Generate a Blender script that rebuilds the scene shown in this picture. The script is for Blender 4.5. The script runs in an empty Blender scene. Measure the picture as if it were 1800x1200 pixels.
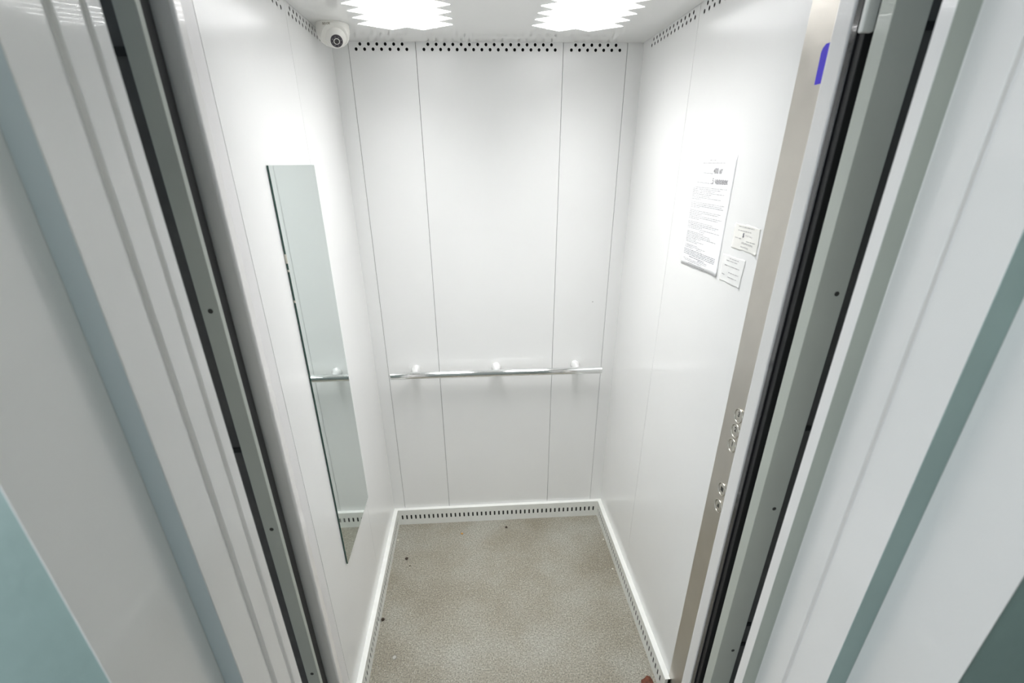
import bpy, bmesh, math, random
from mathutils import Vector, Matrix
random.seed(7)
S = bpy.context.scene
COL = S.collection
W, H = 1.0996, 2.10          # cabin width and height (m); back wall at y=0, the door is towards -y
CX, CY, CZ = 0.46312, -2.11703, 1.71939

# ---------------------------------------------------------------- camera
cam_d = bpy.data.cameras.new('camera'); cam = bpy.data.objects.new('camera', cam_d); COL.objects.link(cam)
a, b, c = 1.110265, -0.008277, -0.063302
R = Matrix.Rotation(c, 3, 'Z') @ Matrix.Rotation(a, 3, 'X') @ Matrix.Rotation(b, 3, 'Z')
cam.matrix_world = Matrix.Translation((CX, CY, CZ)) @ R.to_4x4()
cam_d.sensor_width = 36; cam_d.lens = 863.92 / 1800 * 36
cam_d.shift_x = (900 - 890.79) / 1800; cam_d.shift_y = (714.98 - 600) / 1800
cam_d.clip_start = 0.02
cam_d.dof.use_dof = True; cam_d.dof.focus_distance = 1.75; cam_d.dof.aperture_fstop = 3.6
S.camera = cam
# ---------------------------------------------------------------- world, added fill light on the landing, exposure
wd = bpy.data.worlds.new('world'); S.world = wd; wd.use_nodes = True
wd.node_tree.nodes['Background'].inputs[0].default_value = (0.55, 0.75, 1.0, 1)
wd.node_tree.nodes['Background'].inputs[1].default_value = 0.35
S.view_settings.view_transform = 'Standard'; S.view_settings.look = 'None'
S.cycles.max_bounces = 20; S.cycles.diffuse_bounces = 12; S.cycles.glossy_bounces = 8
S.view_settings.exposure = 0.21; S.view_settings.gamma = 1
LAMP = 25.5         # emission of the cabin's lamp lozenges
LANDING_FILL = 6.5  # emission of the unseen lamp added over the landing
def area(name, loc, rot, sx, sy, power, col):
    l = bpy.data.lights.new(name, 'AREA'); l.shape = 'RECTANGLE'; l.size = sx; l.size_y = sy
    l.energy = power; l.color = col
    o = bpy.data.objects.new(name, l); o.location = loc; o.rotation_euler = rot; COL.objects.link(o); return o
# fill light at an unseen window, added to brighten the landing's left side
area('left_fill', (-.87, -2.35, 1.6), (0, math.radians(-90), 0), 1.1, 0.85, 14, (0.86, 0.935, 1.0))

# ---------------------------------------------------------------- materials
def mat(name, col, rough=0.5, metal=0.0, noise=0.0, nscale=40, bump=0.0, bscale=300, coat=0.0, emit=None, estr=0, spec=0.5, rnoise=0.0):
    m = bpy.data.materials.new(name); m.use_nodes = True
    nt = m.node_tree; p = nt.nodes['Principled BSDF']
    p.inputs['Base Color'].default_value = (*col, 1); p.inputs['Roughness'].default_value = rough
    p.inputs['Metallic'].default_value = metal; p.inputs['Coat Weight'].default_value = coat
    p.inputs['Specular IOR Level'].default_value = spec
    tc = nt.nodes.new('ShaderNodeTexCoord')
    if noise or rnoise:
        n = nt.nodes.new('ShaderNodeTexNoise'); n.inputs['Scale'].default_value = nscale; n.inputs['Detail'].default_value = 6
        nt.links.new(tc.outputs['Object'], n.inputs['Vector'])
    if noise:
        r = nt.nodes.new('ShaderNodeMapRange'); r.inputs['From Min'].default_value = .3; r.inputs['From Max'].default_value = .7
        r.inputs['To Min'].default_value = 1 - noise; r.inputs['To Max'].default_value = 1 + noise
        mx = nt.nodes.new('ShaderNodeVectorMath'); mx.operation = 'SCALE'; mx.inputs[0].default_value = col
        nt.links.new(n.outputs['Fac'], r.inputs['Value']); nt.links.new(r.outputs[0], mx.inputs['Scale'])
        nt.links.new(mx.outputs[0], p.inputs['Base Color'])
    if rnoise:
        r = nt.nodes.new('ShaderNodeMapRange'); r.inputs['From Min'].default_value = .35; r.inputs['From Max'].default_value = .65
        r.inputs['To Min'].default_value = rough; r.inputs['To Max'].default_value = rough + rnoise
        nt.links.new(n.outputs['Fac'], r.inputs['Value']); nt.links.new(r.outputs[0], p.inputs['Roughness'])
    if bump:
        n2 = nt.nodes.new('ShaderNodeTexNoise'); n2.inputs['Scale'].default_value = bscale; n2.inputs['Detail'].default_value = 2
        nt.links.new(tc.outputs['Object'], n2.inputs['Vector'])
        bp = nt.nodes.new('ShaderNodeBump'); bp.inputs['Strength'].default_value = bump; bp.inputs['Distance'].default_value = .001
        nt.links.new(n2.outputs['Fac'], bp.inputs['Height']); nt.links.new(bp.outputs[0], p.inputs['Normal'])
    if emit:
        p.inputs['Emission Color'].default_value = (*emit, 1); p.inputs['Emission Strength'].default_value = estr
    return m
M = {
 'wall': mat('white_enamel', (.832, .834, .83), .20, bump=.10, bscale=260, noise=.012, nscale=3),
 'ceil': mat('ceiling_enamel', (.86, .86, .85), .10, noise=.01, nscale=4, bump=.03, bscale=120),
 'base': mat('baseboard_enamel', (.80, .81, .78), .35, noise=.03, nscale=20),
 'shell': mat('dark_shaft_steel', (.012, .013, .012), .6),
 'recess': mat('dark_recess_grey', (.10, .10, .095), .55, noise=.15, nscale=25),  # door faces behind the jambs: recess shade put into the colour
 'jamb': mat('grey_enamel', (.90, .88, .865), .27, coat=.7, bump=.12, bscale=180, noise=.015, nscale=5),
 'door': mat('door_enamel', (.48, .51, .46), .36, coat=.3, bump=.2, bscale=220, noise=.03, nscale=9),
 'steel': mat('brushed_steel', (.57, .545, .50), .32, metal=1, noise=.05, nscale=12, rnoise=.08),
 'button': mat('button_steel', (.62, .60, .55), .22, metal=1),
 'engrave': mat('engraving', (.04, .04, .035), .6),
 'chrome': mat('chrome', (.86, .87, .87), .07, metal=1),
 'chromeb': mat('satin_nickel', (.92, .92, .92), .22, metal=.6),
 'mirror': mat('silvered_glass', (.735, .80, .785), .012, metal=1, rnoise=.03, nscale=9),
 'gedge': mat('glass_edge', (.012, .075, .055), .12, coat=.5),
 'rubber': mat('black_rubber', (.012, .012, .013), .55, bump=.3, bscale=900),
 'gloss': mat('glossy_black', (.02, .02, .024), .10, coat=.6),
 'paper': mat('paper', (.93, .93, .95), .6, emit=None),
 'paper2': mat('aged_paper', (.86, .85, .81), .6, noise=.04, nscale=30),
 'film': mat('faded_paper', (.86, .86, .85), .45, noise=.03, nscale=40),
 'ink': mat('grey_print', (.16, .16, .18), .7),
 'ink2': mat('faint_print', (.36, .35, .36), .7),
 'pen': mat('dark_ink', (.10, .10, .14), .7),
 'blue': mat('blue_plastic', (.045, .02, .62), .3),
 'plastic': mat('white_plastic', (.82, .81, .77), .30),
 'lens': mat('camera_glass', (.02, .018, .022), .12, coat=1),
 'iris': mat('camera_ring', (.05, .045, .055), .35),
 'smear': mat('grey_smear', (.42, .41, .37), .8),
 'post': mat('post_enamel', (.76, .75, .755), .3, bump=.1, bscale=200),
 'led': mat('clear_led', (.30, .30, .31), .15),
 'logo': mat('grey_logo', (.30, .27, .20), .5),
 'teal': mat('teal_wall_paint', (.34, .445, .425), .40, noise=.05, nscale=10, bump=.5, bscale=60),
 'strip_lit': mat('strip_lit_blue_grey', (.76, .84, .90), .25, coat=.4, bump=.1, bscale=180),  # left portal strip: its cool light put into a paler colour
 'plaster': mat('white_plaster', (.72, .72, .69), .8, noise=.03, nscale=6),
 'tile': mat('landing_tile', (.30, .29, .26), .5, noise=.15, nscale=15),
 'crumb_d': mat('dark_dirt', (.05, .035, .025), .9),
 'crumb_o': mat('orange_peel', (.45, .22, .04), .7),
 'crumb_w': mat('white_crumb', (.7, .68, .6), .8),
 'leaf': mat('dry_leaf', (.13, .04, .02), .7, noise=.5, nscale=60),
 'lampw': mat('lamp_diffuser', (.9, .9, .9), .25, emit=(1.0, 1.0, 1.0), estr=LAMP),
 'lampl': mat('landing_fill_glass', (.9, .9, .85), .4, emit=(.96, 1.0, .93), estr=LANDING_FILL),
}
# vinyl floor: brown grey ground with fine pale and dark flecks
def floor_mat():
    m = bpy.data.materials.new('speckled_vinyl'); m.use_nodes = True; nt = m.node_tree; p = nt.nodes['Principled BSDF']
    p.inputs['Roughness'].default_value = .52
    tc = nt.nodes.new('ShaderNodeTexCoord')
    def noise(s, d=3):
        n = nt.nodes.new('ShaderNodeTexNoise'); n.inputs['Scale'].default_value = s; n.inputs['Detail'].default_value = d
        nt.links.new(tc.outputs['Object'], n.inputs['Vector']); return n
    def ramp(src, stops):
        r = nt.nodes.new('ShaderNodeValToRGB'); e = r.color_ramp.elements
        e[0].position, e[0].color = stops[0][0], (*stops[0][1], 1); e[1].position, e[1].color = stops[-1][0], (*stops[-1][1], 1)
        for q, cc in stops[1:-1]: k = e.new(q); k.color = (*cc, 1)
        nt.links.new(src, r.inputs['Fac']); return r
    def mix(f, A, B, mode='MIX'):
        x = nt.nodes.new('ShaderNodeMix'); x.data_type = 'RGBA'; x.blend_type = mode
        if isinstance(f, (int, float)): x.inputs['Factor'].default_value = f
        else: nt.links.new(f, x.inputs['Factor'])
        nt.links.new(A, x.inputs['A']); nt.links.new(B, x.inputs['B']); return x.outputs['Result']
    big = ramp(noise(3.2, 5).outputs['Fac'], [(.32, (.218, .196, .152)), (.5, (.262, .244, .200)), (.68, (.300, .290, .252))])
    fine = ramp(noise(170, 3).outputs['Fac'], [(.3, (.55, .55, .53)), (.5, (1, 1, 1)), (.7, (1.45, 1.45, 1.42))])
    base = mix(1.0, big.outputs['Color'], fine.outputs['Color'], 'MULTIPLY')
    v = nt.nodes.new('ShaderNodeTexVoronoi'); v.inputs['Scale'].default_value = 150; nt.links.new(tc.outputs['Object'], v.inputs['Vector'])
    vr = ramp(v.outputs['Distance'], [(.0, (1, 1, 1)), (.16, (1, 1, 1)), (.24, (0, 0, 0))])
    vc = nt.nodes.new('ShaderNodeSeparateColor'); nt.links.new(v.outputs['Color'], vc.inputs[0])
    gt = nt.nodes.new('ShaderNodeMath'); gt.operation = 'GREATER_THAN'; gt.inputs[1].default_value = .62; nt.links.new(vc.outputs[0], gt.inputs[0])
    mu = nt.nodes.new('ShaderNodeMath'); mu.operation = 'MULTIPLY'; nt.links.new(vr.outputs['Color'], mu.inputs[0]); nt.links.new(gt.outputs[0], mu.inputs[1])
    mu2 = nt.nodes.new('ShaderNodeMath'); mu2.operation = 'MULTIPLY'; mu2.inputs[1].default_value = .8; nt.links.new(mu.outputs[0], mu2.inputs[0])
    pale = nt.nodes.new('ShaderNodeRGB'); pale.outputs[0].default_value = (.62, .60, .53, 1)
    nt.links.new(mix(mu2.outputs[0], base, pale.outputs[0]), p.inputs['Base Color'])
    bp = nt.nodes.new('ShaderNodeBump'); bp.inputs['Strength'].default_value = .15; bp.inputs['Distance'].default_value = .001
    nt.links.new(noise(180).outputs['Fac'], bp.inputs['Height']); nt.links.new(bp.outputs[0], p.inputs['Normal'])
    return m
M['floor'] = floor_mat()
# the lamp lozenges throw most of their light straight down (lens-plate LEDs): emission falls off with the emission angle
def directional(m, strength, power):
    nt = m.node_tree; p = nt.nodes['Principled BSDF']; g = nt.nodes.new('ShaderNodeNewGeometry')
    d = nt.nodes.new('ShaderNodeVectorMath'); d.operation = 'DOT_PRODUCT'; nt.links.new(g.outputs['Incoming'], d.inputs[0]); nt.links.new(g.outputs['Normal'], d.inputs[1])
    ab = nt.nodes.new('ShaderNodeMath'); ab.operation = 'ABSOLUTE'; nt.links.new(d.outputs['Value'], ab.inputs[0])
    pw = nt.nodes.new('ShaderNodeMath'); pw.operation = 'POWER'; pw.inputs[1].default_value = power; nt.links.new(ab.outputs[0], pw.inputs[0])
    ad = nt.nodes.new('ShaderNodeMath'); ad.operation = 'ADD'; ad.inputs[1].default_value = .03; nt.links.new(pw.outputs[0], ad.inputs[0])
    mu = nt.nodes.new('ShaderNodeMath'); mu.operation = 'MULTIPLY'; mu.inputs[1].default_value = strength; nt.links.new(ad.outputs[0], mu.inputs[0])
    nt.links.new(mu.outputs[0], p.inputs['Emission Strength'])
directional(M['lampw'], LAMP, 4.3)

# ---------------------------------------------------------------- helpers
def obj(name, bm, m, parent=None, smooth=False, bevel=0, seg=2, mats=None):
    me = bpy.data.meshes.new(name); bm.normal_update(); bm.to_mesh(me); bm.free()
    for x in (mats or [m]): me.materials.append(x)
    if smooth:
        for f in me.polygons: f.use_smooth = True
    o = bpy.data.objects.new(name, me); COL.objects.link(o)
    if parent: o.parent = parent
    if bevel:
        md = o.modifiers.new('bevel', 'BEVEL'); md.width = bevel; md.segments = seg; md.limit_method = 'ANGLE'; md.angle_limit = math.radians(30)
        for f in me.polygons: f.use_smooth = True
        md.harden_normals = True
    return o
def struct(o): o['kind'] = 'structure'; return o
def tag(o, label, cat, group=None):
    o['label'] = label; o['category'] = cat
    if group: o['group'] = group
    return o
def empty(name, loc):
    o = bpy.data.objects.new(name, None); o.location = loc; COL.objects.link(o); o.empty_display_size = .05; return o
def rel(bm, loc): bmesh.ops.translate(bm, verts=bm.verts, vec=-Vector(loc)); return bm
def box(bm, x0, x1, y0, y1, z0, z1, mi=0):
    vs = [bm.verts.new((x, y, z)) for z in (z0, z1) for y in (y0, y1) for x in (x0, x1)]
    for q in ((0, 2, 3, 1), (4, 5, 7, 6), (0, 1, 5, 4), (2, 6, 7, 3), (0, 4, 6, 2), (1, 3, 7, 5)):
        bm.faces.new([vs[i] for i in q]).material_index = mi
    return bm
def B(*args): bm = bmesh.new(); return box(bm, *args)
def prism(pts, z0, z1, bm=None, mi={}):
    """pts: plan polygon"""
    bm = bm or bmesh.new()
    lo = [bm.verts.new((x, y, z0)) for x, y in pts]; hi = [bm.verts.new((x, y, z1)) for x, y in pts]
    n = len(pts)
    for i in range(n): bm.faces.new((lo[i], lo[(i+1) % n], hi[(i+1) % n], hi[i])).material_index = mi.get(i, 0)
    bm.faces.new(lo[::-1]); bm.faces.new(hi)
    bmesh.ops.recalc_face_normals(bm, faces=bm.faces); return bm
def tube(bm, p0, p1, r0, r1=None, n=32, caps=True, mi=0):
    p0, p1 = Vector(p0), Vector(p1); r1 = r0 if r1 is None else r1; d = (p1 - p0).normalized()
    u = d.orthogonal().normalized(); v = d.cross(u)
    A = [bm.verts.new(p0 + r0*(math.cos(t)*u + math.sin(t)*v)) for t in [2*math.pi*i/n for i in range(n)]]
    Bv = [bm.verts.new(p1 + r1*(math.cos(t)*u + math.sin(t)*v)) for t in [2*math.pi*i/n for i in range(n)]]
    for i in range(n): bm.faces.new((A[i], A[(i+1) % n], Bv[(i+1) % n], Bv[i])).material_index = mi
    if caps: bm.faces.new(A[::-1]).material_index = mi; bm.faces.new(Bv).material_index = mi
    return bm
def lathe(bm, prof, n=48, mtx=None, close=True):
    rings = []
    for r, z in prof:
        rings.append([bm.verts.new((r*math.cos(2*math.pi*i/n), r*math.sin(2*math.pi*i/n), z)) for i in range(n)] if r > 1e-6 else [bm.verts.new((0, 0, z))])
    for A, C in zip(rings, rings[1:]):
        for i in range(n):
            j = (i+1) % n
            f = [A[i % len(A)], A[j % len(A)], C[j % len(C)], C[i % len(C)]]
            f = [v for k, v in enumerate(f) if v not in f[:k]]
            if len(f) > 2: bm.faces.new(f)
    if mtx: bmesh.ops.transform(bm, matrix=mtx, verts=bm.verts)
    bmesh.ops.recalc_face_normals(bm, faces=bm.faces)
    return bm
def plate(bm, u0, u1, v0, v1, holes, P, t):
    """sheet in the (u,v) plane mapped by P(u,v,depth); holes = [(u,v,ru,rv,slot)] in rows that do not overlap; t thickness"""
    rows = {}
    for h in holes: rows.setdefault(round(h[1], 5), []).append(h)
    bands = []; vv = v0
    ys = sorted(rows)
    for i, y in enumerate(ys):
        rv = rows[y][0][3]
        lo = y - rv*1.35; hi = y + rv*1.35
        if i > 0: lo = max(lo, (ys[i-1] + y)/2)
        if i < len(ys)-1: hi = min(hi, (ys[i+1] + y)/2)
        lo = max(lo, vv); hi = min(hi, v1)
        if lo > vv + 1e-6: bands.append((vv, lo, None))
        bands.append((lo, hi, sorted(rows[y]))); vv = hi
    if vv < v1 - 1e-6: bands.append((vv, v1, None))
    def quad(a0, a1, b0, b1):
        bm.faces.new([bm.verts.new(P(*q, 0)) for q in ((a0, b0), (a1, b0), (a1, b1), (a0, b1))])
    for b0, b1, hs in bands:
        if not hs: quad(u0, u1, b0, b1); continue
        cur = u0
        for k, (hu, hv, ru, rv) in enumerate(hs):
            pr = hs[k-1][0] if k else None; nx = hs[k+1][0] if k < len(hs)-1 else None
            l = max(cur, hu - ru*1.6 if pr is None else max(hu - ru*1.6, (pr + hu)/2)); r = min(u1, hu + ru*1.6 if nx is None else min(hu + ru*1.6, (nx + hu)/2))
            if l > cur + 1e-6: quad(cur, l, b0, b1)
            N = 16; inner = []; outer = []
            for i in range(N):
                t_ = 2*math.pi*(i + .5)/N*1.0 if False else 2*math.pi*i/N + math.pi/4
                cx_, sx_ = math.cos(t_), math.sin(t_)
                if rv > ru*1.2: inner.append((hu + ru*cx_, hv + math.copysign(rv - ru, sx_) + ru*sx_))
                else: inner.append((hu + ru*cx_, hv + rv*sx_))
                m_ = max(abs(cx_), abs(sx_)); qx, qy = cx_/m_, sx_/m_
                outer.append((hu + qx*((r - hu) if qx > 0 else (hu - l)), hv + qy*((b1 - hv) if qy > 0 else (hv - b0))))
            I0 = [bm.verts.new(P(*q, 0)) for q in inner]; I1 = [bm.verts.new(P(*q, t)) for q in inner]; O = [bm.verts.new(P(*q, 0)) for q in outer]
            for i in range(N):
                j = (i+1) % N
                bm.faces.new((I0[i], O[i], O[j], I0[j])); bm.faces.new((I0[i], I0[j], I1[j], I1[i]))
            cur = r
        if u1 > cur + 1e-6: quad(cur, u1, b0, b1)
    # folded edges
    for (a_, b_) in (((u0, v0), (u1, v0)), ((u1, v0), (u1, v1)), ((u1, v1), (u0, v1)), ((u0, v1), (u0, v0))):
        bm.faces.new([bm.verts.new(q) for q in (P(*a_, 0), P(*b_, 0), P(*b_, .012), P(*a_, .012))])
    bmesh.ops.remove_doubles(bm, verts=bm.verts, dist=1e-6)
    bmesh.ops.recalc_face_normals(bm, faces=bm.faces)
    return bm
def text(name, s, size, mtx, m, parent, bold=0.0):
    cu = bpy.data.curves.new(name, 'FONT'); cu.body = s; cu.size = size; cu.align_x = 'CENTER'; cu.align_y = 'CENTER'; cu.offset = bold
    t = bpy.data.objects.new(name, cu); COL.objects.link(t)
    bpy.context.view_layer.update()
    me = bpy.data.meshes.new_from_object(t.evaluated_get(bpy.context.evaluated_depsgraph_get()))
    bpy.data.objects.remove(t); me.transform(mtx); me.materials.clear(); me.materials.append(m)
    o = bpy.data.objects.new(name, me); COL.objects.link(o); o.parent = parent; return o

# ---------------------------------------------------------------- cabin shell
G = .0008           # half of the open seam between two sheets
TOP = 2.104
VR = .0051
def vents_u(u_first, u_last, n): return [u_first + (u_last - u_first)*i/(n-1) for i in range(n)]
wb = struct(obj('wall_back', B(-.05, W+.05, .03, .06, -.02, 2.2), M['shell']))
Pb = lambda u, v, d: Vector((u, d, v))
seams = [0, .0564, .2882, .8099, 1.0420, W]
holes_b = {1: (vents_u(.082, .257, 7), vents_u(.0967, .242, 6)), 2: (vents_u(.3165, .781, 17), vents_u(.331, .767, 16)), 3: (vents_u(.839, 1.0145, 7), vents_u(.8535, .9995, 6))}
for i in range(5):
    hs = []
    if i in holes_b: hs = [(u, 2.0785, VR, VR) for u in holes_b[i][0]] + [(u, 2.0932, VR, VR) for u in holes_b[i][1]]
    obj('wall_panel', plate(bmesh.new(), seams[i]+(G if i else 0), seams[i+1]-(G if i < 4 else 0), .005, TOP, hs, Pb, .0004), M['wall'], wb)
obj('scuff_mark', B(.9785, .9825, -.0004, -.0001, 1.1675, 1.1700), M['engrave'], wb)
wl = struct(obj('wall_left', B(-.06, -.03, -1.20, .05, -.02, 2.2), M['shell']))
wr = struct(obj('wall_right', B(W+.03, W+.06, -1.20, .05, -.02, 2.2), M['shell']))
Pl = lambda u, v, d: Vector((-d, -u, v))
Pr = lambda u, v, d: Vector((W+d, -u, v))
for (P, par) in ((Pl, wl), (Pr, wr)):
    hs = [(u, 2.0765, VR, VR) for u in vents_u(.097, .458, 13)] + [(u, 2.091, VR, VR) for u in vents_u(.112, .443, 12)]
    obj('wall_panel', plate(bmesh.new(), 0, .4868-G, .005, TOP, hs, P, .0004), M['wall'], par)
    hs = [(u, 2.0765, VR, VR) for u in vents_u(.519, .969, 16)] + [(u, 2.091, VR, VR) for u in vents_u(.534, .954, 15)]
    obj('wall_panel', plate(bmesh.new(), .4868+G, 1.0235-G, .005, TOP, hs, P, .0004), M['wall'], par)
# front section of the left wall
obj('front_panel', plate(bmesh.new(), 1.0243+G, 1.19, .0, TOP, [], lambda u, v, d: Vector((-d + (u-1.0243)*.05, -u, v)), .0015), M['post'], wl)
obj('front_panel', plate(bmesh.new(), 1.0235+G, 1.19, .0, TOP, [], lambda u, v, d: Vector((W+.006+d, -u, v)), .0015), M['wall'], wr)

struct(obj('floor', B(-.06, W+.06, -1.215, .05, -.03, 0), M['floor']))
struct(obj('ceiling', B(.0015, W-.0015, -1.185, -.0015, H, H+.012), M['ceil']))
struct(obj('ceiling', B(-.06, W+.06, -1.22, .06, 2.2, 2.23), M['shell']))
# skirting with slots, on three sides
T_, HB = .0194, .0937
def skirting(name, bm_holes, par_pts): pass
def mk_base(name, u0, u1, slots, P, Ptop):
    bm = plate(bmesh.new(), u0, u1, 0, HB, [(u, .0487, .0041, .0134) for u in slots], P, .0005)
    o = obj(name, bm, M['base']); struct(o)
    bt = bmesh.new(); bt.faces.new([bt.verts.new((q[0], q[1], HB+.0006)) for q in Ptop]); 
    e = bmesh.ops.extrude_face_region(bt, geom=bt.faces[:]); bmesh.ops.translate(bt, verts=[v for v in e['geom'] if isinstance(v, bmesh.types.BMVert)], vec=(0, 0, -.0004))
    bmesh.ops.recalc_face_normals(bt, faces=bt.faces)
    obj('top_lip', bt, M['base'], o)
    return o
E_ = 1.0365
mk_base('baseboard_back', T_, W-T_, [.0405 + .02314*i for i in range(45)], lambda u, v, d: Vector((u, -T_+d, v)),
        [(0, 0, HB), (W, 0, HB), (W-T_, -T_, HB), (T_, -T_, HB)])
sl = [.043 + .0239*i for i in range(41)]
mk_base('baseboard_left', T_, E_, sl, lambda u, v, d: Vector((T_-d, -u, v)), [(0, 0, HB), (T_, -T_, HB), (T_, -E_, HB), (0, -E_, HB)])
mk_base('baseboard_right', T_, E_, sl, lambda u, v, d: Vector((W-T_+d, -u, v)), [(W, 0, HB), (W, -E_, HB), (W-T_, -E_, HB), (W-T_, -T_, HB)])
# black lining behind the slots
for nm, q in (('baseboard_back', (T_, W-T_, -.012, -.009, .002, .09)), ('baseboard_left', (.006, .009, -E_, -T_, .002, .09)), ('baseboard_right', (W-.009, W-.006, -E_, -T_, .002, .09))):
    obj('slot_lining', B(*q), M['shell'], bpy.data.objects[nm])

# ---------------------------------------------------------------- door posts, car doors, landing doors, portal
def Ypl(D): return CY + D
def XL(s, D): return CX - s*D
def XR(s, D): return CX + s*D
ZT = 2.08
# cabin door posts
pl = [(XL(.4403, .938), Ypl(.938)), (XL(.4534, .905), Ypl(.905)), (-.09, Ypl(.905)), (-.09, Ypl(.938))]
struct(obj('trim_1', prism(pl, 0, ZT), M['jamb'], bevel=.006, seg=4))
pr = [(XR(.6259, .938), Ypl(.938)), (XR(.6579, .905), Ypl(.905)), (W+.09, Ypl(.905)), (W+.09, Ypl(.938))]
struct(obj('trim_2', prism(pr, 0, ZT), M['jamb'], bevel=.004, seg=4))
struct(obj('trim_3', B(-.09, W+.09, Ypl(.9), Ypl(.938), ZT, 2.2), M['jamb'], bevel=.002))
# car door leaves, slid back into their pockets: rubber safety edge, leaf behind it
xl = XL(.4881, .895)
d1 = struct(obj('door_1', B(-.30, xl-.006, Ypl(.870), Ypl(.892), .01, 2.06), M['recess']))
obj('safety_edge', B(xl-.006, xl, Ypl(.866), Ypl(.895), .01, 2.06), M['rubber'], d1, bevel=.001)
xr = XR(.6640, .895)
d2 = struct(obj('door_2', B(xr+.03, W+.35, Ypl(.870), Ypl(.892), .01, 2.06), M['recess']))
obj('safety_edge', B(xr, xr+.031, Ypl(.866), Ypl(.895), .01, 2.06), M['rubber'], d2, bevel=.0015, seg=3)
obj('light_curtain', B(xr-.0040, xr-.0002, Ypl(.880), Ypl(.8945), .02, 2.05), M['gloss'], d2, bevel=.0015, seg=3)
obj('bracket', B(1.0445, 1.0645, Ypl(.856), Ypl(.8662), 1.888, 2.05), M['base'], d2, bevel=.003, seg=3)
# landing door leaves
def leaf(name, pts, recess, screws, gaps, sx, xin):
    o = struct(obj(name, prism(pts, .012, 2.06), M['door'], bevel=.0012))
    r = obj('leaf_panel', B(*recess, .012, 2.06), M['recess'], o)  # leaf face darkened, the shade of the recess is in its colour
    for z in screws:
        obj('screw_hole', tube(bmesh.new(), (sx, pts[1][1]-.0006, z), (sx, pts[1][1]+.002, z), .0042, n=20), M['engrave'], o)
    for z in gaps:
        obj('bracket_gap', B(xin[0], xin[1], recess[2]-.004, recess[2]-.0005, z-.005, z+.005), M['shell'], o)
    return o
eL = XL(.5096, .8473); dL = XL(.5453, .8473)
leaf('door_3', [(XL(.5021, .86), Ypl(.86)), (eL, Ypl(.8473)), (dL, Ypl(.8473)), (dL, Ypl(.86))], (-.40, dL, Ypl(.864), Ypl(.868)), [1.499, 1.030, .564], [1.862, 1.2178, .45], .0168, (dL-.03, dL-.001))
eR = XR(.7273, .81); dR = XR(.7932, .81)
leaf('door_4', [(XR(.7013, .84), Ypl(.84)), (eR, Ypl(.81)), (dR, Ypl(.81)), (dR, Ypl(.84))], (dR, W+.45, Ypl(.836), Ypl(.840)), [1.512, 1.049, .598], [1.892, 1.2315, .662, .588], XR(.773, .81), (dR+.001, dR+.03))
for n_ in ('door_3', 'door_4'): pass

# landing portal jambs: stepped, folded sheet-metal profile, widening towards the landing
def walk(side, segs):
    """segs: ('c', s0, D0) start; 'k', s -> cheek keeps x until slope s; 'f', s, dD -> front step to slope s"""
    X = (XL if side < 0 else XR); pts = []
    s, D = segs[0]; x = X(s, D); pts.append((x, Ypl(D)))
    for kind, s, *dd in segs[1:]:
        if kind == 'k': D = abs(x - CX)/s
        elif kind == 'n':        # notch: sheet folded in and back out to the same plane
            D2 = abs(x - CX)/s; xo = x + side*dd[0]
            pts += [(xo, Ypl(D)), (xo, Ypl(D2))]; D = D2
        else: D = D - dd[0]; x = X(s, D)
        pts.append((x, Ypl(D)))
    return pts
L = walk(-1, [(.5623, .67), ('k', .5835), ('n', .5930, .006), ('k', .6345), ('n', .6490, .007), ('k', .7312), ('f', .7831, .0)])
Lc = L[:]
yk = L[-1][1]
L += [(-.30, yk), (-.30, Ypl(.70)), (L[0][0]-.03, Ypl(.70)), (L[0][0]-.03, Ypl(.672))]
struct(obj('trim_4', prism(L, 0, ZT, mi={len(Lc)-2: 1}), None, bevel=.0016, seg=3, mats=[M['jamb'], M['strip_lit']]))  # left front step painted paler blue in place of brighter light
Rr = walk(1, [(.8079, .67), ('k', .8384), ('f', .8835, .002), ('k', .9775), ('n', .9925, .007), ('k', 1.1397), ('f', 1.2078, .0)])
Rc = Rr[:]; yr = Rr[-1][1]
Rr += [(W+.32, yr), (W+.32, Ypl(.70)), (Rr[0][0]+.03, Ypl(.70)), (Rr[0][0]+.03, Ypl(.672))]
struct(obj('trim_5', prism(Rr, 0, ZT, mi={1: 2, len(Rc)-2: 1}), None, bevel=.0016, seg=3, mats=[M['jamb'], M['teal'], M['door']]))
struct(obj('trim_6', B(-.30, W+.32, yk, Ypl(.70), ZT, 2.7), M['jamb']))
# wall opening: grey lined reveal, teal wall
def wall_side(name, xa, s_m, D0, xo, sgn):
    D1 = abs(xa - CX)/s_m
    o = struct(obj(name, prism([(xa - sgn*.0, Ypl(D0)), (xa, Ypl(D1)), (xo, Ypl(D1)), (xo, Ypl(D0))], 0, 2.7), M['teal']))
    obj('reveal_lining', prism([(xa+sgn*.0015, Ypl(D0-.0005)), (xa+sgn*.0015, Ypl(D1)-.0015), (xa, Ypl(D1)-.0015), (xa, Ypl(D0-.0005))], 0, ZT+.02), M['jamb'], o)
    return D1
DL = wall_side('wall_landing_left', Lc[-1][0]-.0015, 1.0954, (yk-CY), -.90, 1)
DR = wall_side('wall_landing_right', Rc[-1][0]+.0015, 1.6268, (yr-CY), 2.60, -1)
struct(obj('wall_landing_top', B(Lc[-1][0], Rc[-1][0], Ypl(DL), yk, ZT+.02, 2.7), M['teal']))
# car sill, landing sill
struct(obj('trim_7', B(-.06, W+.06, -1.30, -1.217, -.03, -.001), M['steel'], bevel=.002))
struct(obj('trim_8', B(-.30, W+.32, yk, -1.325, -.03, -.001), M['steel'], bevel=.002))
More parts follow.
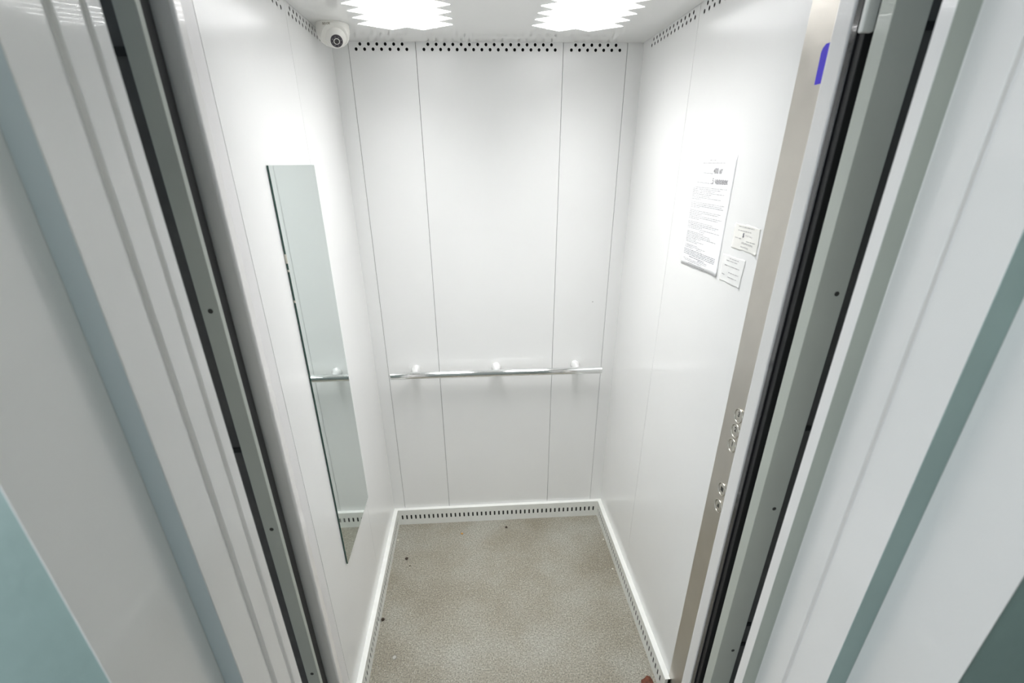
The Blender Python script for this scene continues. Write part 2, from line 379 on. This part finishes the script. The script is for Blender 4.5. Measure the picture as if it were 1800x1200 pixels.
# landing room behind the camera
struct(obj('floor_landing', B(-.90, 2.60, -3.80, yk, -.03, 0), M['tile']))
struct(obj('ceiling_landing', B(-.90, 2.60, -3.80, yk, 2.7, 2.75), M['plaster']))
struct(obj('wall_landing_far', B(-.90, 2.60, -3.85, -3.80, -.03, 2.75), M['plaster']))
struct(obj('wall_landing_east', B(2.60, 2.65, -3.85, yk, -.03, 2.75), M['teal']))
bw = bmesh.new()   # unseen wall, its window opening added for the fill light
for q in ((-3.85, -2.85, -.03, 2.75), (-1.85, yk, -.03, 2.75), (-2.85, -1.85, -.03, 1.0), (-2.85, -1.85, 2.2, 2.75)): box(bw, -.95, -.90, *q)
struct(obj('wall_landing_west', bw, M['plaster']))
wf = bmesh.new()
for q in ((-2.85, -2.80, 1.0, 2.2), (-1.90, -1.85, 1.0, 2.2), (-2.85, -1.85, 1.0, 1.05), (-2.85, -1.85, 2.15, 2.2), (-2.37, -2.33, 1.0, 2.2)): box(wf, -.94, -.91, *q)
struct(obj('added_window_1', wf, M['base']))

# ---------------------------------------------------------------- ceiling lights
def ceiling_light(x0, y0, nrow, label):
    px, py = .0966, .0712
    bm = bmesh.new()
    def loz(cx_, cy_, k=.945):
        a_, b_ = px/2*k, py/2*k
        top = [bm.verts.new((cx_ + dx, cy_ + dy, H + .0012)) for dx, dy in ((a_, 0), (0, b_), (-a_, 0), (0, -b_))]
        bot = [bm.verts.new((cx_ + dx, cy_ + dy, H - .0010)) for dx, dy in ((a_, 0), (0, b_), (-a_, 0), (0, -b_))]
        bm.faces.new(bot[::-1])
        for i in range(4): bm.faces.new((top[i], top[(i+1) % 4], bot[(i+1) % 4], bot[i]))
    for r in range(nrow):
        for c_ in range(3): loz(x0 + px*(c_ + .5), y0 - py*r)
    for r in range(nrow + 1):
        for c_ in range(2): loz(x0 + px*(c_ + 1), y0 + py/2 - py*r)
    bmesh.ops.recalc_face_normals(bm, faces=bm.faces)
    cl = (x0 + 1.5*px, y0 - py*(nrow-1)/2, H)
    return tag(obj_at('ceiling_light', bm, M['lampw'], cl), label, 'ceiling light', 'lozenge pattern lights in the elevator ceiling')
def obj_at(name, bm, m, loc, **k):
    o = obj(name, rel(bm, loc), m, **k); o.location = loc; return o
ceiling_light(.1375, -.2425, 11, 'glowing white lozenge pattern light in the elevator ceiling, beside the security camera')
ceiling_light(.6695, -.2380, 11, 'glowing white lozenge pattern light in the elevator ceiling, on the side of the paper notices')

# ---------------------------------------------------------------- security camera
cl = Vector((.0620, -.238, H))
sc = empty('security_camera', cl); tag(sc, 'white dome security camera with black lens in the ceiling corner', 'security camera')
look = Vector((.28, -.60, -.66)).normalized()
bm = lathe(bmesh.new(), [(0, 0), (.0475, 0), (.0488, -.002), (.0487, -.012), (.0478, -.024), (.0445, -.036), (.038, -.046), (.028, -.053), (.014, -.057), (0, -.058)], 64)
lk = Vector((.24, -.70, -.66)).normalized()
res = bmesh.ops.bisect_plane(bm, geom=bm.verts[:] + bm.edges[:] + bm.faces[:], plane_co=Vector((.005, -.004, -.024)) + lk*.020, plane_no=lk, clear_outer=True)
bmesh.ops.holes_fill(bm, edges=[e for e in bm.edges if e.is_boundary])
obj('housing', bm, M['plastic'], sc, smooth=False, bevel=.0012, seg=2)
ball = Vector((.005, -.005, -.0255))
bm = bmesh.new(); bmesh.ops.create_uvsphere(bm, u_segments=40, v_segments=24, radius=.0355, matrix=Matrix.Translation(ball))
eye = obj('eyeball', bm, M['plastic'], sc, smooth=True)
q = lk.to_track_quat('Z', 'Y').to_matrix().to_4x4()
def on_ball(prof, dist, m, name, par, off=(0, 0), n=40):
    mt = Matrix.Translation(ball) @ q @ Matrix.Translation((off[0], off[1], dist))
    return obj(name, lathe(bmesh.new(), prof, n, mt), m, par, smooth=False)
on_ball([(0, 0), (.0178, 0), (.0178, .006), (.0168, .0072), (.0095, .0074), (.0085, .0060), (0, .0060)], .0275, M['iris'], 'lens_ring', eye)
on_ball([(0, 0), (.0078, 0), (.0070, .0012), (.0045, .0024), (0, .0030)], .0338, M['lens'], 'lens', eye)
for i in range(8):
    t = math.pi*2*i/8 + .35
    on_ball([(0, 0), (.0016, 0), (.0012, .0008), (0, .0012)], .0345, M['led'], 'infrared_led', eye, (.0133*math.cos(t), .0133*math.sin(t)), 12)
# maker's mark on the housing rim, towards the doors
dirv = Vector((-.14, -.990, 0)); rgt = Vector((.990, -.14, 0)); up = Vector((0, 0, 1))
mt = Matrix(((rgt.x, up.x, dirv.x, dirv.x*.0492), (rgt.y, up.y, dirv.y, dirv.y*.0492), (rgt.z, up.z, dirv.z, -.0085), (0, 0, 0, 1)))
text('wordmark', 'BEI·OR', .0078, mt, M['logo'], sc, .00008)

# ---------------------------------------------------------------- mirror
y0, y1, z0, z1 = -.8385, -.4700, .518, 1.7185
bm = bmesh.new(); box(bm, .0012, .0052, y0, y1, z0, z1, 1)
for f in bm.faces:
    if f.normal.x > .9 or (abs(f.calc_center_median().x - .0052) < 1e-5): f.material_index = 0
mir = obj_at('wall_mirror', bm, None, (.001, (y0+y1)/2, z0), mats=[M['mirror'], M['gedge']])
tag(mir, 'tall narrow frameless mirror with green glass edge on the left wall', 'mirror')
bm = bmesh.new(); box(bm, -.0002, .0012, y0+.02, y1-.02, z0+.05, z1-.05)
obj('adhesive_backing', rel(bm, mir.location), M['recess'], mir)
for (z, h) in ((1.512, .022), (1.483, .005), (1.406, .006)):
    bm = B(.0008, .0058, y0-.0012, y0+.0006, z-h/2, z+h/2); obj('chipped_edge', rel(bm, mir.location), M['crumb_w'], mir)

# ---------------------------------------------------------------- handrail on the back wall
RY, RZ, RR = -.072, .8745, .0160
hr = empty('handrail', (.55, 0, RZ)); tag(hr, 'chrome tube handrail across the back wall on three round brackets', 'handrail')
bm = tube(bmesh.new(), (.0765, RY, RZ+.0012), (1.0265, RY, RZ-.0012), RR, n=48)
rail = obj('rail', rel(bm, hr.location), M['chrome'], hr, bevel=.0015)
for x in (.183, .550, .918):
    bm = bmesh.new()
    lathe(bm, [(0, 0), (.0225, 0), (.0225, .004), (.0205, .007), (.0185, .010), (.0150, .030), (.0130, .050), (.0125, .066), (0, .066)], 40, Matrix.Translation((x, 0, RZ)) @ Matrix.Rotation(math.radians(90), 4, 'X'))
    obj('bracket', rel(bm, hr.location), M['chromeb'], hr, smooth=True)

# ---------------------------------------------------------------- control panel on the right wall
XP = W - .0012
cp = empty('control_panel', (W, -1.10, 0)); tag(cp, 'brushed steel elevator control panel with round buttons, floor to ceiling on right wall', 'control panel')
obj('faceplate', rel(B(XP, W+.0055, -1.178, -1.0235, .0, 2.098), cp.location), M['steel'], cp)
BTN = [(1.161, '3'), (1.1195, '2'), (1.0775, '1'), (.943, 'bars'), (.889, 'bell')]
for z, s in BTN:
    yb = -1.0895
    mt = Matrix.Translation((XP, yb, z)) @ Matrix.Rotation(math.radians(-90), 4, 'Y')
    bt = obj('button', rel(lathe(bmesh.new(), [(0, .0), (.0158, 0), (.0158, .0012), (.0150, .0018), (0, .0018)], 40, mt), cp.location), M['button'], cp)
    obj('bezel', rel(lathe(bmesh.new(), [(.0164, -.0002), (.0185, -.0002), (.0190, .0015), (.0183, .0034), (.0170, .0036), (.0162, .0020), (.0164, -.0002)], 40, mt), cp.location), M['button'], bt, smooth=True)
    xf = XP - .00195 - cp.location.x
    if s in '321':
        tm = Matrix(((0, 0, -1, xf), (-1, 0, 0, yb - cp.location.y), (0, 1, 0, z + .003), (0, 0, 0, 1)))
        text('number', s, .0175, tm, M['engrave'], bt, .0006)
        bm = bmesh.new()
        for (dy, dz) in ((0, 0), (-.002, 0), (0, -.0022), (-.004, -.0022)): box(bm, xf-.0003, xf+.0002, yb-cp.location.y+.002+dy, yb-cp.location.y+.0031+dy, z-.0085+dz, z-.0074+dz)
        obj('raised_dots', bm, M['button'], bt)
    else:
        bm = bmesh.new(); yy = yb - cp.location.y
        if s == 'bars':
            box(bm, xf-.0002, xf+.0002, yy-.0060, yy+.0060, z-.0060, z+.0060)
        else:
            pts = [(-.006, -.005), (.006, -.005), (.0045, -.002), (.004, .003), (.0015, .006), (-.0015, .006), (-.004, .003), (-.0045, -.002)]
            bm.faces.new([bm.verts.new((xf, yy-p_[0], z+p_[1])) for p_ in pts])
        obj('symbol', bm, M['engrave'], bt)
# blue display window with one rounded end, let into the faceplate
bm = bmesh.new()
pts = [(-1.0885, 1.843), (-1.0870, 1.893), (-1.0900, 1.899), (-1.0965, 1.9035), (-1.150, 1.9035), (-1.150, 1.843)]
fr = bm.faces.new([bm.verts.new((XP-.0009-W, y+1.10, z)) for y, z in pts])
e = bmesh.ops.extrude_face_region(bm, geom=[fr]); bmesh.ops.translate(bm, verts=[v for v in e['geom'] if isinstance(v, bmesh.types.BMVert)], vec=(.0008, 0, 0))
bmesh.ops.recalc_face_normals(bm, faces=bm.faces)
obj('display_window', bm, M['blue'], cp)

# ---------------------------------------------------------------- paper notices on the right wall
def sheet(name, corners, m, label, cat='notice', curl=0.0, n=24, wob=.0):
    """corners (y,z): far top, near top, near bottom, far bottom; the writing reads towards -y"""
    A, Bc, C, D = [Vector((0, *q_)) for q_ in corners]
    bm = bmesh.new(); g = []
    rnd = random.Random(len(label))
    ph = [rnd.uniform(0, 6) for _ in range(6)]
    for j in range(n+1):
        row = []
        for i in range(n+1):
            u, v = i/n, j/n
            p = A*(1-u)*(1-v) + Bc*u*(1-v) + C*u*v + D*(1-u)*v
            eu = min(u, 1-u); ev = min(v, 1-v)
            if wob:
                p.z += (wob*(math.sin(9*u+ph[0]) + .6*math.sin(23*u+ph[1]))*(1 if ev < .01 else 0))
                p.y += (wob*(math.sin(8*v+ph[2]) + .6*math.sin(21*v+ph[3]))*(1 if eu < .01 else 0))
            lift = .0004 + .0003*math.sin(6*u+ph[4])*math.sin(5*v+ph[5]) + .0003
            for (cu, cv) in ((0, 0), (1, 0), (1, 1), (0, 1)):
                d = math.hypot(u-cu, (v-cv)*1.1)
                if d < .10: lift += curl*(1 if (cu, cv) in ((1, 1),) else .1)*(1 - d/.10)**1.5
            p.x = W - lift; row.append(bm.verts.new(p))
        g.append(row)
    for j in range(n):
        for i in range(n): bm.faces.new((g[j][i], g[j+1][i], g[j+1][i+1], g[j][i+1]))
    bmesh.ops.recalc_face_normals(bm, faces=bm.faces)
    loc = (W, (A.y+C.y)/2, (A.z+C.z)/2)
    o = obj(name, rel(bm, loc), m, smooth=True); o.location = loc
    md = o.modifiers.new('thickness', 'SOLIDIFY'); md.thickness = .00025; md.offset = 0
    return tag(o, label, cat)
def lines(par, rows, m, name='printed_text', gap=True, th=.0016):
    """rows: (y_start, y_end, z) at the far end; near end drops by tilt"""
    bm = bmesh.new(); rnd = random.Random(len(rows)*3)
    for (ya, yb, za, zb) in rows:
        y = ya
        while y > yb:
            wln = rnd.uniform(.006, .020); ye = max(y - wln, yb)
            f = lambda yy: za + (zb - za)*(ya - yy)/max(ya - yb, 1e-6)
            if gap: h0, h1 = th/2*rnd.uniform(.6, 1.1), th/2*rnd.uniform(.6, 1.1)
            bm.faces.new([bm.verts.new((W - .00135 - par.location.x, q_ - par.location.y, zz - par.location.z)) for q_, zz in ((y, f(y)-h0), (ye, f(ye)-h1), (ye, f(ye)+h1), (y, f(y)+h0))])
            y = ye - .0028
    return obj(name, bm, m, par)
def wall_text(par, s, y, z, size, m, bold, name='handwriting', tilt=0, sx=1.0):
    ct, st = math.cos(tilt), math.sin(tilt)
    tm = Matrix(((0, 0, -1, W - .0016 - par.location.x), (-sx*ct, st, 0, y - par.location.y), (sx*st, ct, 0, z - par.location.z), (0, 0, 0, 1)))
    return text(name, s, size, tm, m, par, bold)
nt = sheet('paper_notice', [(-.598, 1.7355), (-.846, 1.733), (-.8455, 1.4465), (-.604, 1.4395)], M['paper'], 'large white printed notice, tallest of the three papers on the right wall', curl=.0035, wob=.0006)
rows = []
z = 1.722; rows += [(-.700, -.735, z, z), (-.660, -.790, z-.0065, z-.0065)]
rows += [(-.672, -.728, 1.6915, 1.6905), (-.640, -.735, 1.6675, 1.6665)]
lines(nt, rows, M['ink2'], th=.0014)
wall_text(nt, '400 кг', -.757, 1.6965, .0185, M['ink2'], .0003)
wall_text(nt, '5 человек', -.776, 1.6725, .0185, M['ink2'], .0004)
rows = []; z = 1.655; rr = random.Random(4)
wid = [1, .85, .7, .95, .6, .55, .9, .3, .0, 1, .95, 1, .3, .0, .95, .9, .4, 1, .9, .35, .0, .8, .95, .9, .5, 1]
for w_ in wid:
    if w_ > 0: rows.append((-.618, -.618 - .205*w_, z, z))
    z -= .0043
lines(nt, rows, M['ink2'], th=.0013)
rows = []
z = 1.5425; rows.append((-.70, -.735, z, z)); z -= .0052
for w_ in (.55, .75, .8, .95, .5, .35, .6, .4, .0, .45, .7, .3):
    if w_ > 0: rows.append((-.620, -.620 - .2*w_, z, z))
    z -= .0040
rows.append((-.70, -.735, 1.4925, 1.4925))
lines(nt, rows, M['ink2'], th=.0014)
rows = [(-.618, -.822, 1.4875 - .0042*i, 1.4870 - .0042*i) for i in range(4)] + [(-.66, -.76, 1.4695, 1.469), (-.72, -.78, 1.4655, 1.465)]
lines(nt, rows, M['ink'], th=.0015)
rows = [(-.62, -.78, 1.4615, 1.461), (-.63, -.75, 1.4575, 1.457), (-.66, -.77, 1.4520, 1.4515), (-.65, -.79, 1.4470, 1.4465)]
lines(nt, rows, M['ink2'], th=.0014)
n1 = sheet('paper_notice', [(-.896, 1.587), (-1.011, 1.585), (-1.014, 1.528), (-.893, 1.5295)], M['paper2'], 'small torn yellowish note with handwriting, nearest the steel control panel', curl=.004, wob=.0012)
lines(n1, [(-.915, -.985, 1.5805, 1.5805), (-.915, -.975, 1.572, 1.572), (-.905, -.935, 1.5545, 1.5545), (-.960, -1.00, 1.551, 1.551)], M['ink2'], th=.0016)
wall_text(n1, '5', -.943, 1.5625, .012, M['pen'], .0006, 'number')
def scribble(par, ya, yb, z0, amp, th, m, seed):
    rnd = random.Random(seed); bm = bmesh.new(); y = ya; pts = []
    k = 0
    while y > yb:
        pts.append((y, z0 + amp*(1 if k % 2 else -1)*rnd.uniform(.35, 1) - (ya - y)*.03)); y -= rnd.uniform(.0010, .0024); k += 1
    prev = None
    for y_, z_ in pts:
        c2 = [bm.verts.new((W - .0016 - par.location.x, y_ - par.location.y, z_ - par.location.z + d)) for d in (-th/2, th/2)]
        if prev: bm.faces.new((prev[0], c2[0], c2[1], prev[1]))
        prev = c2
    return obj('handwriting', bm, m, par)
scribble(n1, -.951, -.985, 1.5635, .0022, .0007, M['ink2'], 1)
scribble(n1, -.940, -.992, 1.5465, .0024, .0009, M['pen'], 2)
scribble(n1, -.940, -.976, 1.5375, .0022, .0009, M['pen'], 3)
n2 = sheet('paper_notice', [(-.861, 1.509), (-.975, 1.510), (-.969, 1.444), (-.865, 1.444)], M['film'], 'small faded printed slip, lowest of the three papers on the right wall', curl=.003, wob=.0008)
lines(n2, [(-.90, -.945, 1.503, 1.503), (-.885, -.94, 1.497, 1.497), (-.880, -.955, 1.485, 1.485), (-.905, -.955, 1.470, 1.470), (-.905, -.950, 1.459, 1.459), (-.873, -.888, 1.462, 1.462)], M['ink2'], th=.0016)

# ---------------------------------------------------------------- dirt on the cabin floor
def crumb(x, y, r, m, label, name='dirt_crumb', cat='dirt', flat=.5, n=2):
    bm = bmesh.new(); bmesh.ops.create_icosphere(bm, subdivisions=n, radius=r)
    rnd = random.Random(int(x*1e4))
    for v in bm.verts:
        v.co *= rnd.uniform(.75, 1.2); v.co.z *= flat
    zmin = min(v.co.z for v in bm.verts)
    for v in bm.verts: v.co.z -= zmin
    o = obj(name, bm, m, smooth=True); o.location = (x, y, .0001); o.rotation_euler = (0, 0, rnd.uniform(0, 6)); return tag(o, label, cat)
crumb(.584, -.084, .0070, M['crumb_d'], 'dark round crumb of dirt on the floor by the middle of the back skirting')
crumb(.352, -.115, .0060, M['crumb_o'], 'small orange fleck on the floor near the back skirting', flat=.3)
crumb(.087, -.276, .0080, M['crumb_d'], 'largest dark crumb of dirt on the floor, near the back left corner')
crumb(.107, -.325, .0035, M['crumb_d'], 'tiny dark crumb just in front of the largest dark crumb')
crumb(.028, -.630, .0070, M['crumb_d'], 'dark crumb touching the left skirting halfway along', flat=.8)
crumb(.100, -.811, .0090, M['smear'], 'pale grey smear of dirt on the floor near the left skirting', flat=.12)
crumb(.027, -.142, .0050, M['crumb_w'], 'white crumb against the left skirting in the back corner')
crumb(1.070, -.214, .0045, M['crumb_w'], 'white crumb against the right skirting, nearest the back wall')
crumb(1.064, -.417, .0045, M['crumb_w'], 'pale pinkish crumb against the right skirting, further forward')
def leaf_obj():
    bm = bmesh.new(); pts = []
    n = 14
    for i in range(n):
        t = 2*math.pi*i/n; r = .028*(1 + .25*math.sin(3*t) + .1*math.sin(7*t))
        pts.append((r*math.cos(t)*.75, r*math.sin(t)))
    cv = bm.verts.new((0, 0, .007)); ring = [bm.verts.new((x, y, .001 + .004*abs(math.sin(2.5*i)))) for i, (x, y) in enumerate(pts)]
    for i in range(n): bm.faces.new((cv, ring[i], ring[(i+1) % n]))
    o = obj('dry_leaf', bm, M['leaf'], smooth=True); o.location = (1.050, -.985, 0); o.rotation_euler = (0, 0, .5)
    md = o.modifiers.new('thickness', 'SOLIDIFY'); md.thickness = .0006
    return tag(o, 'reddish brown dry leaf on the floor against the right skirting by the door', 'leaf')
leaf_obj()

# ---------------------------------------------------------------- unseen landing lamp, added to light the portal
bm = lathe(bmesh.new(), [(0, 0), (.16, 0), (.16, -.03), (.13, -.055), (.07, -.07), (0, -.075)], 40)
lo = obj('landing_fill_lamp', bm, M['lampl'], smooth=True); lo.location = (.65, -2.35, 2.7)
tag(lo, 'unseen round ceiling lamp added to light the landing outside the elevator', 'ceiling lamp')
